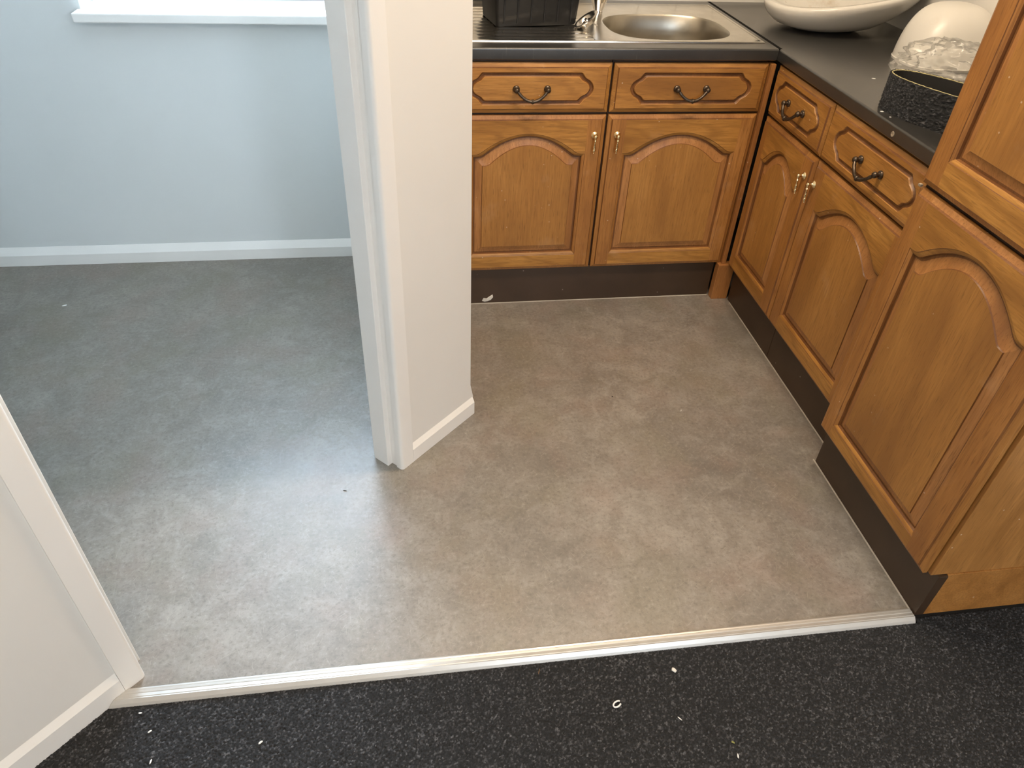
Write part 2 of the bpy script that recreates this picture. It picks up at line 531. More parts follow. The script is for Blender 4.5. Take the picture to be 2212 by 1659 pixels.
# right stub + partition running back beside the sink run
pc = dg(SE, 0.008, 0)
m = MB()
m.prism([dg(SR + .02, 0.008, 0)[:2], dg(SE, 0.008, 0)[:2], (0.150, 1.80), (0.150, WALL_B + .02), (0.098, WALL_B + .02), (0.098, 1.74), dg(SR + .02, 0.098, 0)[:2]], -0.013, CEIL)
# flared foot of the plaster at the free corner
q = lambda s, t, z: dg(s, t, z)
m.poly([dg(SE, 0.0079, .115), dg(SE + .013, 0.0079, .062), dg(SE, 0.0079, .062)])
m.poly([dg(SE, 0.0079, .115), dg(SE + .013, 0.0079, .062), dg(SE, .05, .062), dg(SE - .004, .05, .115)])
struct(m.build('wall_partition', M_cream))
# left part of the diagonal wall and the room's left wall
m = MB()
m.prism([dg(-2.1, 0.008, 0)[:2], dg(SL - .02, 0.008, 0)[:2], dg(SL - .02, 0.098, 0)[:2], dg(-2.1, 0.098, 0)[:2]], -0.013, CEIL)
e = dg(-2.1, 0.008, 0)
m.box(e[0] - .1, e[0] + .0, YR, e[1] + .02, -0.013, CEIL)
m.box(XL - .1, e[0] - .05, e[1] - .6, e[1] - .5, -0.013, CEIL)
struct(m.build('wall_left', M_cream))
# over-door piece
m = MB(); m.prism([dg(SL - .03, 0.008, 0)[:2], dg(SR + .03, 0.008, 0)[:2], dg(SR + .03, 0.098, 0)[:2], dg(SL - .03, 0.098, 0)[:2]], 2.03, CEIL)
struct(m.build('wall_over_door', M_cream))

# door linings with stop, and architraves
def arc(cx, cy, rr, a0, a1, n=6):
    return [(cx + rr * math.cos(a0 + (a1 - a0) * i / n), cy + rr * math.sin(a0 + (a1 - a0) * i / n)) for i in range(n + 1)]


def jamb(name_a, name_l, sg, S0, zend=2.03):
    # sg=+1: opening is towards -s (right jamb); sg=-1 mirrored
    x = lambda d: S0 + sg * d
    m = MB()      # architrave, bull-nosed on the opening side
    prof = [(x(0.046), 0.022), (x(0.046), 0.002)] + [(x(0.046), 0.0)] + [(x(0.009 + 0.0), 0.0)]
    prof += [(x(0.009 - 0.009 * math.sin(k * math.pi / 12)), 0.009 - 0.009 * math.cos(k * math.pi / 12)) for k in range(1, 7)]
    prof += [(x(0.0), 0.022)]
    dprism(m, prof, 0.0 if sg > 0 else 0.0005, zend)
    struct(m.build(name_a, M_gloss, smooth=30))
    m = MB()      # lining + planted stop
    prof = [(x(0.03), 0.0225), (x(0.0035), 0.0225), (x(0.0035), 0.0440), (x(-0.0112), 0.0440), (x(-0.0125), 0.0453), (x(-0.0125), 0.0985), (x(0.03), 0.0985)]
    dprism(m, prof, 0.0, zend)
    struct(m.build(name_l, M_gloss))


jamb('trim_1', 'trim_2', 1, SR)
jamb('trim_3', 'trim_4', -1, SL)
m = MB()
dsweep(m, [(0, 2.0), (0, 2.06), (0.02, 2.06), (0.098, 2.03), (0.098, 2.0)], SL, SR)
struct(m.build('trim_5', M_gloss))

# baseboards: square with a chamfered top
def skirt_prof(th=0.016, h=0.070, c=0.046):
    return th, h, c


m = MB(); dsweep(m, [(0.0, 0.0005), (0.0, 0.046), (0.009, 0.066), (0.012, 0.066), (0.012, 0.0005)], SR + 0.0465, SE + .010)
m.poly([dg(SE + .010, 0, .0005), dg(SE + .010, 0, .046), dg(SE + .010, .05, .046), dg(SE + .010, .05, .0005)])
struct(m.build('baseboard_stub', M_gloss))
m = MB(); dsweep(m, [(0.0, -0.008), (0.0, 0.046), (0.009, 0.068), (0.012, 0.068), (0.012, -0.008)], -2.1, SL - 0.0465)
struct(m.build('baseboard_left', M_gloss))
m = MB(); ys = 2.694
prof = [(ys, 0.0005), (ys, 0.044), (ys + .0165, 0.072), (ys + .0185, 0.072), (ys + .0185, 0.0005)]
rows = [[(xx, y, z) for y, z in prof] for xx in (XL, 0.098)]
idx = m.grid(rows, closed=True); m.face(idx[0]); m.face(idx[1])
struct(m.build('baseboard_back', M_gloss))

# window: frame, sash, pane, sill
m = MB()
fy0, fy1 = 2.876, 2.936
for (a0, a1, c0, c1) in ((wx0, wx1, wz0 + .02, wz0 + .075), (wx0, wx1, wz1 - .06, wz1), (wx0, wx0 + .055, wz0 + .075, wz1 - .06), (wx1 - .055, wx1, wz0 + .075, wz1 - .06), (-0.50, -0.44, wz0 + .075, wz1 - .06)):
    m.box(a0, a1, fy0, fy1, c0, c1, 0, 0.004)
win = struct(m.build('window_1', M_upvc))
for i, (a0, a1) in enumerate(((wx0 + .05, -0.495), (-0.445, wx1 - .05))):
    g = MB(); g.box(a0, a1, 2.902, 2.908, wz0 + .07, wz1 - .055); g.build('pane', M_glass, win)
m = MB(); m.box(-1.008, 0.096, 2.652, WALL_L + .004, 0.880, 0.908, 0, 0.004)
m.box(wx0 + .001, wx1 - .001, WALL_L, 2.936, 0.880, 0.908)
m.build('sill', M_gloss, win)

# ---------------------------------------------------------------- threshold strip
m = MB()
prof = [(0.8735, -0.004), (0.8735, 0.0035), (0.870, 0.0050), (0.8665, 0.0046), (0.865, 0.0056), (0.8615, 0.0056), (0.860, 0.0048), (0.853, 0.0058), (0.8515, 0.0050), (0.849, 0.0058), (0.842, -0.001), (0.8385, -0.006), (0.8385, -0.012), (0.86, -0.012)]
xa, xb = -0.645, 1.1545
rows = [[(xa + (y - .84) * 0.9 - .02, y, z) for y, z in prof], [(xb, y, z) for y, z in prof]]
idx = m.grid(rows, closed=True); m.face(idx[0]); m.face(idx[1])
tag(m.build('threshold_strip', M_alu), 'long satin metal threshold strip between grey vinyl and dark carpet', 'threshold')

# ---------------------------------------------------------------- carpet (dense pile)
def carpet_mesh(name, x0, x1, y0, y1, step, cell, amp, z0, ymax_f=None):
    nx, ny = int((x1 - x0) / step) + 1, int((y1 - y0) / step) + 1
    X, Y = np.meshgrid(np.linspace(x0, x1, nx), np.linspace(y0, y1, ny))
    cx, cy = int((x1 - x0) / cell) + 4, int((y1 - y0) / cell) + 4
    jx, jy = rng.random((cy, cx)), rng.random((cy, cx))
    hh = rng.random((cy, cx)); col = rng.random((cy, cx)) ** 1.25
    ix = ((X - x0) / cell).astype(int) + 1; iy = ((Y - y0) / cell).astype(int) + 1
    best = np.full(X.shape, -1.0); tint = np.zeros(X.shape)
    for dx in (-1, 0, 1):
        for dy in (-1, 0, 1):
            gx, gy = ix + dx, iy + dy
            px = x0 + (gx - 1 + jx[gy, gx]) * cell; py = y0 + (gy - 1 + jy[gy, gx]) * cell
            d2 = ((X - px) ** 2 + (Y - py) ** 2) / (cell * 0.72) ** 2
            h = np.clip(1 - d2, 0, None) ** 0.5 * (0.45 + 0.55 * hh[gy, gx])
            k = h > best
            best = np.where(k, h, best); tint = np.where(k, col[gy, gx], tint)
    Z = z0 + amp * best
    co = np.stack([X, Y, Z], -1).reshape(-1, 3).astype(np.float32)
    a = (np.arange(ny - 1)[:, None] * nx + np.arange(nx - 1)[None, :]).reshape(-1)
    quads = np.stack([a, a + 1, a + nx + 1, a + nx], 1)
    if ymax_f is not None:
        cen = co[quads].mean(1); quads = quads[cen[:, 1] < ymax_f(cen[:, 0])]
    me = bpy.data.meshes.new(name)
    me.vertices.add(len(co)); me.vertices.foreach_set('co', co.ravel())
    me.loops.add(quads.size); me.loops.foreach_set('vertex_index', quads.ravel().astype(np.int32))
    me.polygons.add(len(quads)); me.polygons.foreach_set('loop_start', (np.arange(len(quads)) * 4).astype(np.int32))
    me.polygons.foreach_set('use_smooth', np.ones(len(quads), dtype=bool))
    at = me.attributes.new('tuft', 'FLOAT', 'POINT'); at.data.foreach_set('value', tint.ravel().astype(np.float32))
    me.update(calc_edges=True)
    return me


car = carpet_mesh('carpet', -1.06, 1.756, 0.15, 0.852, 0.0016, 0.0036, 0.0048, -0.0102,
                  lambda x: np.where(x > 1.16, 0.853, np.minimum(0.8388, x + K + 0.004)))
car.materials.append(M_carpet)
co = bpy.data.objects.new('carpet', car); COL.objects.link(co)
tag(co, 'charcoal speckled loop pile carpet in front of the metal strip', 'carpet'); co['kind'] = 'stuff'
m = MB(); m.box(-1.5, WALL_R, YR, 0.155, -0.013, -0.006); struct(m.build('floor_room', M_carpet))

# ---------------------------------------------------------------- joinery pieces
# local frame of a front: x 0..w, z 0..h, back at y=0, face at y=-0.020
TH = 0.020
E1, E2, E3 = (0.0, -0.0105), (0.0115, -0.0158), (0.0143, -0.020)   # (inset, y) of the edge moulding


def arch_h(uu, rise):
    g = 1 - (uu / 0.865) ** 2
    e = 0.10
    h = 0.5 * (g + math.sqrt(g * g + e * e)) - 0.012
    return rise * max(h, 0.0) / 1.0


def make_door(name, w, h, parent, st_l, st_r, rail_b, sh_down, rise, handle=None, square=False):
    """sh_down: distance from door top to the arch shoulder"""
    xa, xb = st_l, w - st_r; za = rail_b; zs = h - sh_down
    NT = 2 if square else 56

    def opening(ins):           # bottom-left, bottom-right, then top right->left, as (x,z)
        a, bb = xa + ins, xb - ins
        cxm, hw = (a + bb) / 2, (bb - a) / 2
        top = []
        for i in range(NT + 1):
            t = 1 - 2 * i / NT
            zz = zs - ins + (0 if square else arch_h(abs(t), rise))
            top.append((cxm + hw * t, zz))
        return [(a, za + ins), (bb, za + ins)] + top
    C = [(0.0, -TH), (0.0012, -TH + .0014), (0.0055, -TH + .0024), (0.0095, -TH + .0058), (0.0118, -TH + .0118)]
    # ---- stiles, edges and back (the door object itself)
    m = MB()
    outer = lambda i, y: [(i, y, i), (w - i, y, i), (w - i, y, h - i), (i, y, h - i)]
    m.grid([outer(0, 0), outer(0, E1[1])], closed=True)
    m.poly(outer(0, 0))
    for side in (0, 1):
        fx = (lambda x: x) if side == 0 else (lambda x: w - x)
        edge = xa if side == 0 else st_r
        rr = [E1, E2, E3]
        # outer long edge
        m.grid([[(fx(i), y, i), (fx(i), y, h - i)] for i, y in rr], mis=[0, 1])
        for top in (0, 1):
            fz = (lambda z: z) if top == 0 else (lambda z: h - z)
            m.grid([[(fx(i), y, fz(i)), (fx(edge), y, fz(i))] for i, y in rr], mis=[0, 1])
        m.poly([(fx(E3[0]), -TH, E3[0]), (fx(edge), -TH, E3[0]), (fx(edge), -TH, h - E3[0]), (fx(E3[0]), -TH, h - E3[0])])
        m.grid([[(fx(edge + i), y, za + i), (fx(edge + i), y, zs - i)] for i, y in C], mis=[1, 0, 0, 1])
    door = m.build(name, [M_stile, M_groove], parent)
    # ---- rails
    for nm, top in (('bottom_rail', 0), ('top_rail', 1)):
        m = MB(); cols = []
        n = NT if top else 1
        for k in range(n + 1):
            t = -1 + 2 * k / n
            x = xa + (xb - xa) * (t + 1) / 2
            col = [(x, y, (h - i) if top else i) for i, y in (E1, E2, E3)]
            for i, y in C:
                a, bb = xa + i, xb - i
                xx = (a + bb) / 2 + (bb - a) / 2 * t
                if top:
                    zz = zs - i + (0 if square else arch_h(abs(t), rise))
                else:
                    zz = za + i
                col.append((xx, y, zz))
            cols.append(col)
        rows = [[cols[k][j] for k in range(n + 1)] for j in range(len(cols[0]))]
        m.grid(rows, mis=[2, 1, 0, 1, 0, 0, 1])
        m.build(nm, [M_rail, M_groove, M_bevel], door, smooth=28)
    # ---- raised and fielded panel
    m = MB()
    P = [(0.0112, -TH + .0120), (0.0165, -TH + .0120), (0.0385, -TH + .0046), (0.0400, -TH + .0018)]
    rows = [[(x, y, z) for x, z in opening(i)] for i, y in P]
    idx = m.grid(rows, mis=[1, 2, 1], closed=True)
    # field, as vertical strips so that the faces stay planar and even
    top = idx[-1][2:]
    bl, br = idx[-1][0], idx[-1][1]
    m.face([bl, br] + top, 0)
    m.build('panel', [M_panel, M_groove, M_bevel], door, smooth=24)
    if handle:
        pendant(door, handle[0], handle[1])
    return door


def pendant(door, x, z):
    m = MB(); k = 1.22
    sc = lambda pr: [(a * k, b_ * k) for a, b_ in pr]
    m.lathe(sc([(0.0, 0.0), (0.0090, 0.0), (0.0095, 0.0015), (0.0080, 0.0035), (0.0048, 0.005), (0.0034, 0.008), (0.0034, 0.012), (0.0050, 0.0140), (0.0056, 0.0165), (0.0038, 0.0195), (0.0, 0.0205)]), (x, -TH + .0002, z), (0, -1, 0), 16)
    y = -TH - 0.0195
    m.lathe(sc([(0.0, 0.0), (0.0032, 0.0005), (0.0034, 0.004), (0.0023, 0.006), (0.0039, 0.009), (0.0026, 0.0115), (0.0021, 0.016), (0.0033, 0.022), (0.0050, 0.0275), (0.0032, 0.0315), (0.0052, 0.035), (0.0042, 0.039), (0.0019, 0.041), (0.0028, 0.044), (0.0, 0.046)]), (x, y, z - 0.002), (0, 0.10, -1), 14)
    o = m.build('handle', M_brass, door, smooth=50); o['label'] = 'polished brass drop handle'


def bow_handle(drawer, cx, cz):
    m = MB(); hw = 0.0490
    for sx in (-1, 1):
        m.lathe([(0.0, 0.0), (0.0105, 0.0), (0.0112, 0.002), (0.0102, 0.005), (0.0062, 0.0068), (0.0054, 0.011), (0.0080, 0.0140), (0.0086, 0.0185), (0.0058, 0.0230), (0.0, 0.0245)], (cx + sx * hw, -TH + .0002, cz), (0, -1, 0), 16)
    pts, rad = [], []
    for k in range(25):
        t = -1 + 2 * k / 24
        pts.append((cx + hw * t * 0.985, -TH - 0.018 - 0.010 * (1 - t * t), cz - 0.030 * (1 - abs(t) ** 2.1)))
        rad.append(0.0040 + 0.0016 * (1 - abs(t)) + (0.001 if k in (2, 22) else 0))
    m.tube(pts, rad, 10)
    m.lathe([(0.0058, -0.0035), (0.0075, -0.002), (0.0075, 0.002), (0.0058, 0.0035)], (cx, -TH - 0.028, cz - 0.030), (1, 0, 0), 12)
    o = m.build('handle', M_bronze, drawer, smooth=50); o['label'] = 'dark bronze bow handle'


END = [(-.0430, 1.0), (-.0395, .955), (-.0345, .83), (-.0300, .70), (-.0235, .61), (-.0150, .52), (-.0075, .38), (-.0020, .19), (0.0, 0.0)]


def make_drawer(name, w, h, parent, marg_l, marg_r, handle=True):
    m = MB()
    cx = (marg_l + w - marg_r) / 2; hw0 = (w - marg_l - marg_r) / 2; cz = h / 2; hh0 = h / 2 - 0.026

    def plaque(ins):
        hw, hh = hw0 - ins, hh0 - ins * 0.95
        k = 1 - ins * 9
        right = [(cx + hw + ex * k, cz - hh * ez) for ex, ez in END] + [(cx + hw + ex * k, cz + hh * ez) for ex, ez in END[-2::-1]]
        left = [(2 * cx - x, 2 * cz - z) for x, z in right]
        return right + left
    n = 2 * len(END) - 1

    def rect(i):
        rt = [(w - i, i + (h - 2 * i) * k / (n - 1)) for k in range(n)]
        lf = [(i, h - i - (h - 2 * i) * k / (n - 1)) for k in range(n)]
        return rt + lf
    G = [(0.0, -TH), (0.0016, -TH + .0016), (0.0052, -TH + .0064), (0.0100, -TH + .0068), (0.0140, -TH + .0026), (0.0158, -TH)]
    rows = [[(x, y, z) for x, z in rect(i)] for i, y in ((0, 0), E1, E2, E3)]
    rows += [[(x, y, z) for x, z in plaque(i)] for i, y in G]
    idx = m.grid(rows, mis=[0, 0, 1, 0, 0, 1, 1, 1, 0], closed=True)
    m.face(idx[-1], 0); m.face(idx[0][::-1], 0)
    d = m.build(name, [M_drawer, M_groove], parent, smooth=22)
    if handle:
        bow_handle(d, cx, cz)
    return d


def place(o, x=0.0, y=0.0, z=0.0):
    o.location = (x, y, z); return o


HD = ZD - ZB                  # door height
HE = ZT - ZE                  # drawer height
GB = 'fitted oak base units'


def base_unit(label, loc, rz, wid, door_w, xoff, st, handle_x, depth, carc, drawer_m):
    """local frame: x along the run, face at y = 0, unit depth towards +y"""
    t = thing('base_cabinet', label, 'cabinet', loc, rz, None)
    m = MB(); y0 = TH + .0025; c0, c1 = carc; z0, z1 = ZB + .002, ZT + .008
    m.box(c0, c0 + .016, y0, depth, z0, z1); m.box(c1 - .016, c1, y0, depth, z0, z1)
    m.box(c0 + .016, c1 - .016, y0, depth, z0, z0 + .016); m.box(c0 + .016, c1 - .016, depth - .008, depth, z0 + .016, z1)
    m.box(c0 + .016, c1 - .016, y0, y0 + .04, ZD - .02, ZD + .03); m.box(c0 + .016, c1 - .016, y0, y0 + .04, z1 - .02, z1)
    m.build('carcass', M_carc, t)
    d = make_door('door', door_w, HD, t, st[0], st[1], 0.058, 0.124, 0.068, (handle_x, 0.645 - ZB))
    place(d, xoff, TH, ZB)
    e = make_drawer('drawer', door_w, HE, t, drawer_m[0], drawer_m[1])
    place(e, xoff, TH, ZE)
    return t


# back run (face to -y)
base_unit('oak base cabinet under the sink drainer beside the white wall stub', (0.152, B, 0), 0, 0.503, 0.4990, 0.0025, (0.060, 0.060), 0.4990 - 0.034, 0.60, (0.0025, 0.503), (0.052, 0.052))
base_unit('oak base cabinet below the steel sink bowl, left of the corner post', (0.6575, B, 0), 0, 0.509, 0.5050, 0.0038, (0.060, 0.052), 0.034, 0.60, (0.0005, 0.508), (0.056, 0.044))
# right run (face to -x): local x runs towards -y
base_unit('narrow oak corner base cabinet beside the corner post', (R, 2.2735, 0), -math.pi / 2, 0.37, 0.3700, 0.001, (0.045, 0.064), 0.3700 - 0.034, 0.565, (0.06, 0.3725), (0.031, 0.040))
base_unit('oak base cabinet between the narrow corner unit and tall cupboard', (R, 1.9003, 0), -math.pi / 2, 0.50, 0.4960, 0.001, (0.062, 0.062), 0.026, 0.565, (0.0005, 0.4985), (0.050, 0.046))

# tall unit
t = thing('tall_cabinet', 'tall oak larder cupboard with two arched doors at the right', 'cabinet', (T, 1.3775, 0), -math.pi / 2)
m = MB(); m.box(0.001, 0.497, TH + .0025, 0.638, ZB + .002, 2.13); m.build('carcass', M_carc, t)
d = make_door('door', 0.5046, 0.862 - ZB, t, 0.056, 0.064, 0.049, 0.120, 0.076); place(d, 0.0015, TH, ZB)
d2 = make_door('door', 0.5046, 1.24, t, 0.060, 0.064, 0.068, 0.120, 0.076); place(d2, 0.0015, TH, 0.8735)
m = MB(); m.box(0.4975, 0.5155, TH + .0028, 0.640, ZB + .001, 2.13, 0, 0.0008); m.build('end_panel', M_end, t)
m = MB(); m.box(0.498, 0.5180, 0.0665, 0.640, -0.006, ZB - .0005, 0, 0.0008); m.build('end_plinth', M_endh, t)
m = MB()   # small white hinge cover chip between the two doors
m.box(0.003, 0.012, -0.0005, 0.006, 0.8645, 0.8710, 0, 0.001); m.build('hinge_cap', M_fill, t)

# plinth boards
def plinth(label, box):
    m = MB(); m.box(*box, 0, 0.0008)
    tag(m.build('plinth_board', M_plinth), label, 'plinth')


plinth('dark brown plinth board under the back sink cabinets', (0.152, 1.150, 2.3025, 2.3205, 0.0, ZB - .0015))
plinth('dark brown plinth board under the narrow corner cabinet', (1.2215, 1.2395, 1.8855, 2.262, 0.0, ZB - .0015))
plinth('dark brown plinth board under the cabinet beside the tall cupboard', (1.2215, 1.2395, 1.392, 1.8835, 0.0, ZB - .0015))
plinth('dark brown plinth board under the tall cupboard, ending at the carpet', (1.1577, 1.1815, 0.8555, 1.378, 0.0, ZB - .0015))
# loose plaster flake stuck on the back plinth
m = MB()
pts = [(0.262, .012), (0.268, .024), (0.280, .022), (0.290, .030), (0.302, .038), (0.304, .028), (0.296, .016), (0.284, .010), (0.272, .008)]
m.grid([[(x, 2.3023, z) for x, z in pts], [(x * .98 + .0057, 2.2995, z * .9 + .002) for x, z in pts]], closed=True)
m.face(list(range(len(pts), 2 * len(pts))))
tag(m.build('paint_flake', M_chip), 'beige plaster flake stuck on the back plinth near the wall stub', 'debris')

# corner post
m = MB(); m.box(1.1555, 1.2190, 2.2680, 2.3010, 0.0, ZB - .001, 0, 0.002); m.box(1.1695, 1.1850, 2.2785, 2.322, ZB - .001, ZT, 0, 0.0015)
tag(m.build('corner_post', M_post), 'upright oak corner post between the two runs of cabinets', 'post')

# ---------------------------------------------------------------- worktops
SX0, SX1, SY0, SY1 = 0.212, 1.163, 2.347, 2.872      # sink outline
BX, BY, BA, BB = 0.892, 2.545, 0.206, 0.170          # bowl


def wt_round(m, p0, p1, depth, d):       # front-edge roll: swept profile; p along the edge, d inward dir
    pass


m = MB()
zt0, ft = 0.875, B + 0.001
rr = 0.006
front = [(ft + rr, WT)] + [(ft + rr - rr * math.sin(a), WT - rr + rr * math.cos(a)) for a in (math.pi * k / 12 for k in range(1, 7))] + [(ft, zt0 + .003), (ft + .003, zt0), (ft + rr, zt0)]
prof = front + [(2.372, zt0), (2.372, WT)]
idx = m.grid([[(x, y, z) for y, z in prof] for x in (0.152, 1.183)], closed=True); m.face(idx[0]); m.face(idx[1])
m.box(0.152, 0.68, 2.372, WALL_B - .001, zt0, WT); m.box(1.102, 1.183, 2.372, WALL_B - .001, zt0, WT)
m.box(0.68, 1.102, 2.722, WALL_B - .001, zt0, WT)
tag(m.build('worktop', M_wt, smooth=30), 'dark grey worktop around the steel sink along the back', 'worktop')
m = MB(); fx = R - 0.001
front = [(fx + rr, WT)] + [(fx + rr - rr * math.sin(a), WT - rr + rr * math.cos(a)) for a in (math.pi * k / 12 for k in range(1, 7))] + [(fx, zt0 + .003), (fx + .003, zt0), (fx + rr, zt0)]
prof = front + [(WALL_R - .001, zt0), (WALL_R - .001, WT)]
idx = m.grid([[(x, y, z) for x, z in prof] for y in (1.3815, WALL_B - .001)], closed=True); m.face(idx[0]); m.face(idx[1])
wt2 = tag(m.build('worktop', M_wt, smooth=30), 'dark grey worktop at the right carrying the white washbasin', 'worktop')
m = MB(); m.box(1.1832, 1.1945, 2.286, WALL_B - .002, WT - .02, WT + .0006, 0, 0.0004)
m.build('joint_strip', M_strip, wt2)
m = MB()      # pale knot of filler on the front edge
m.lathe([(0.0, 0.0), (0.007, 0.0005), (0.006, 0.0018), (0.003, 0.0015), (0.0, 0.001)], (fx + .0002, 1.612, 0.890), (-1, 0, 0), 10)
m.build('filler_spot', M_fill, wt2)

# ---------------------------------------------------------------- sink
sink = thing('sink', 'stainless steel inset sink with bowl and ribbed drainer', 'sink', ((SX0 + SX1) / 2, (SY0 + SY1) / 2, WT + 0.0002))
ox, oy = (SX0 + SX1) / 2, (SY0 + SY1) / 2


def sup(cx, cy, a, bb, n, k, cnt=64):
    out = []
    for i in range(cnt):
        th = 2 * math.pi * i / cnt
        cc, ss = math.cos(th), math.sin(th)
        out.append((cx + a * math.copysign(abs(cc) ** (2 / n), cc), cy + bb * math.copysign(abs(ss) ** (2 / n), ss), k))
    return out


def rect_ring(x0, x1, y0, y1, z, cnt=64):
    out = []
    cx, cy = BX - ox, BY - oy
    for i in range(cnt):
        th = 2 * math.pi * i / cnt
        dx, dy = math.cos(th), math.sin(th)
        ts = []
        if dx > 1e-9: ts.append((x1 - cx) / dx)
        if dx < -1e-9: ts.append((x0 - cx) / dx)
        if dy > 1e-9: ts.append((y1 - cy) / dy)
        if dy < -1e-9: ts.append((y0 - cy) / dy)
        k = min(ts)
        out.append((cx + dx * k, cy + dy * k, z))
    return out


m = MB()
bx, by = BX - ox, BY - oy
hx, hy = (SX1 - SX0) / 2, (SY1 - SY0) / 2
# deck right of the drainer, around the bowl
DX = -0.080                 # local x where the drainer starts
rows = [rect_ring(DX, hx - .012, -hy + .010, hy - .012, 0.0036), sup(bx, by, BA + .006, BB + .006, 2.9, 0.0036), sup(bx, by, BA, BB, 2.9, 0.0022)]
m.grid(rows, closed=True)
# rolled rim all round
rim = lambda i, z: [(-hx + i, -hy + i, z), (hx - i, -hy + i, z), (hx - i, hy - i, z), (-hx + i, hy - i, z)]
m.grid([rim(0, 0.0), rim(0.0008, 0.0032), rim(0.004, 0.0050), rim(0.008, 0.0048), rim(0.011, 0.0036)], closed=True)
# fill corner triangles of the deck against its rectangle and the drainer plate with ribs
m.poly([(DX, -hy + .010, 0.0034), (hx - .011, -hy + .010, 0.0034), (hx - .011, -hy + .0145, 0.0034), (DX, -hy + .0145, 0.0034)])
for sx, sy in ((1, 1), (1, -1), (-1, 1), (-1, -1)):
    pass
ribs = []
yv = -hy + .010
prof = [(yv, 0.0036)]
for k in range(11):
    y0 = -hy + .034 + k * 0.040
    prof += [(y0 - .0055, 0.0022), (y0 - .002, 0.0052), (y0 + .002, 0.0052), (y0 + .0055, 0.0022)]
prof += [(hy - .012, 0.0036)]
rows = []
for x, kz in ((-hx + .010, 0.0), (-hx + .03, 0.0), (-hx + .045, 1.0), (DX - .03, 1.0), (DX, 0.0)):
    rows.append([(x, y, 0.0036 + (z - 0.0036) * kz) for y, z in prof])
m.grid(rows)
m.build('deck', M_steel, sink, smooth=35)
# corner fillers between round ring sampling and square corners
m = MB()
prof = [(BA, BB, 0.0022, 2.9), (BA - .004, BB - .004, -0.004, 2.9), (BA - .010, BB - .010, -0.05, 2.9), (BA - .016, BB - .015, -0.12, 2.9), (BA - .030, BB - .028, -0.148, 2.7), (BA - .065, BB - .060, -0.158, 2.3), (0.045, 0.045, -0.162, 2.0), (0.043, 0.043, -0.168, 2.0)]
rows = [sup(bx, by, a, bb, n, z) for a, bb, z, n in prof]
idx = m.grid(rows, closed=True); m.face(idx[-1])
m.build('bowl', M_steelb, sink, smooth=45)

# mixer tap
t = thing('mixer_tap', 'chrome mixer tap standing behind the sink bowl', 'tap', (0.704, 2.735, WT + .0038))
m = MB()
m.lathe([(0.0, 0), (0.017, 0), (0.0175, 0.003), (0.0160, 0.006), (0.020, 0.016), (0.031, 0.045), (0.038, 0.075), (0.038, 0.11), (0.030, 0.13), (0.012, 0.142), (0.0, 0.144)], (0, 0, 0), (0, 0, 1), 28)
m.build('body', M_chrome, t, smooth=45)
m = MB(); m.tube([(0, -.02, .10), (.02, -.06, .135), (.04, -.11, .155), (.06, -.16, .15), (.068, -.178, .128)], [.014, .013, .012, .012, .012], 14); m.build('spout', M_chrome, t, smooth=45)
for sx in (-1, 1):
    m = MB(); m.lathe([(0.0, 0.0), (0.014, 0.0), (0.014, 0.018), (0.022, 0.022), (0.024, 0.05), (0.018, 0.056), (0.0, 0.057)], (sx * .030, 0.005, 0.085), (sx, 0.1, 0.35), 20); m.build('handle', M_chrome, t, smooth=45)

# basket strainer leaning on the crate
t = thing('sink_strainer', 'round steel basket strainer leaning beside the black crate', 'strainer', (0.607, 2.506, 0.9418))
t.rotation_mode = 'QUATERNION'
t.rotation_quaternion = Vector((-0.578, 0.0246, 0.8157)).to_track_quat('Z', 'Y')
m = MB()
prof = [(0.0, -0.016), (0.020, -0.016), (0.027, -0.012), (0.031, -0.002), (0.034, 0.0), (0.0395, 0.0014), (0.0415, 0.0005), (0.041, -0.003), (0.034, -0.004), (0.031, -0.008), (0.026, -0.018), (0.0, -0.020)]
m.lathe(prof, (0, 0, 0), (0, 0, 1), 36); m.build('basket', M_chromeb, t, smooth=35)
for k in range(9):
    m = MB()
    a = 2 * math.pi * k / 9
    c_, s_ = math.cos(a), math.sin(a)
    x0, y0 = c_ * .012, s_ * .012; x1, y1 = c_ * .0275, s_ * .0275
    px, py = -s_ * .0026, c_ * .0026
    m.poly([(x0 - px, y0 - py, -.0157), (x0 + px, y0 + py, -.0157), (x1 + px, y1 + py, -.0108), (x1 - px, y1 - py, -.0108)])
    m.build('slot', M_rubber, t)
m = MB(); m.lathe([(0, -.016), (.006, -.015), (.006, -.008), (.0035, -.004), (.0055, 0.001), (0, .003)], (0, 0, 0), (0, 0, 1), 14); m.build('knob', M_chrome, t, smooth=40)
q_ = t.rotation_quaternion.to_matrix().inverted() @ Vector((0.036, -0.022, -0.016))
m = MB(); m.tube([q_ * 0.35, q_ * 0.98], 0.0024, 8); m.build('pin', M_chrome, t, smooth=40)

# black crate
t = thing('storage_crate', 'black ribbed plastic crate standing on the sink drainer', 'crate', (0.437, 2.607, WT + .0055), math.radians(9.5))
m = MB(); L, Dp, Hc = 0.135, 0.085, 0.27
def ring(a, bb, z, c=0.012):
    out = []
    for sx, sy in ((1, 1), (-1, 1), (-1, -1), (1, -1)):
        for k in range(4):
            th = math.pi / 2 * k / 3 + {(1, 1): 0, (-1, 1): math.pi / 2, (-1, -1): math.pi, (1, -1): 1.5 * math.pi}[(sx, sy)]
            out.append((sx * (a - c) + c * math.cos(th), sy * (bb - c) + c * math.sin(th), z))
    return out
rows = [ring(L, Dp, 0), ring(L + .002, Dp + .002, .004), ring(L + .022, Dp + .020, Hc), ring(L + .032, Dp + .030, Hc), ring(L + .032, Dp + .030, Hc + .012), ring(L + .018, Dp + .016, Hc + .012), ring(L - .003, Dp - .003, .006)]
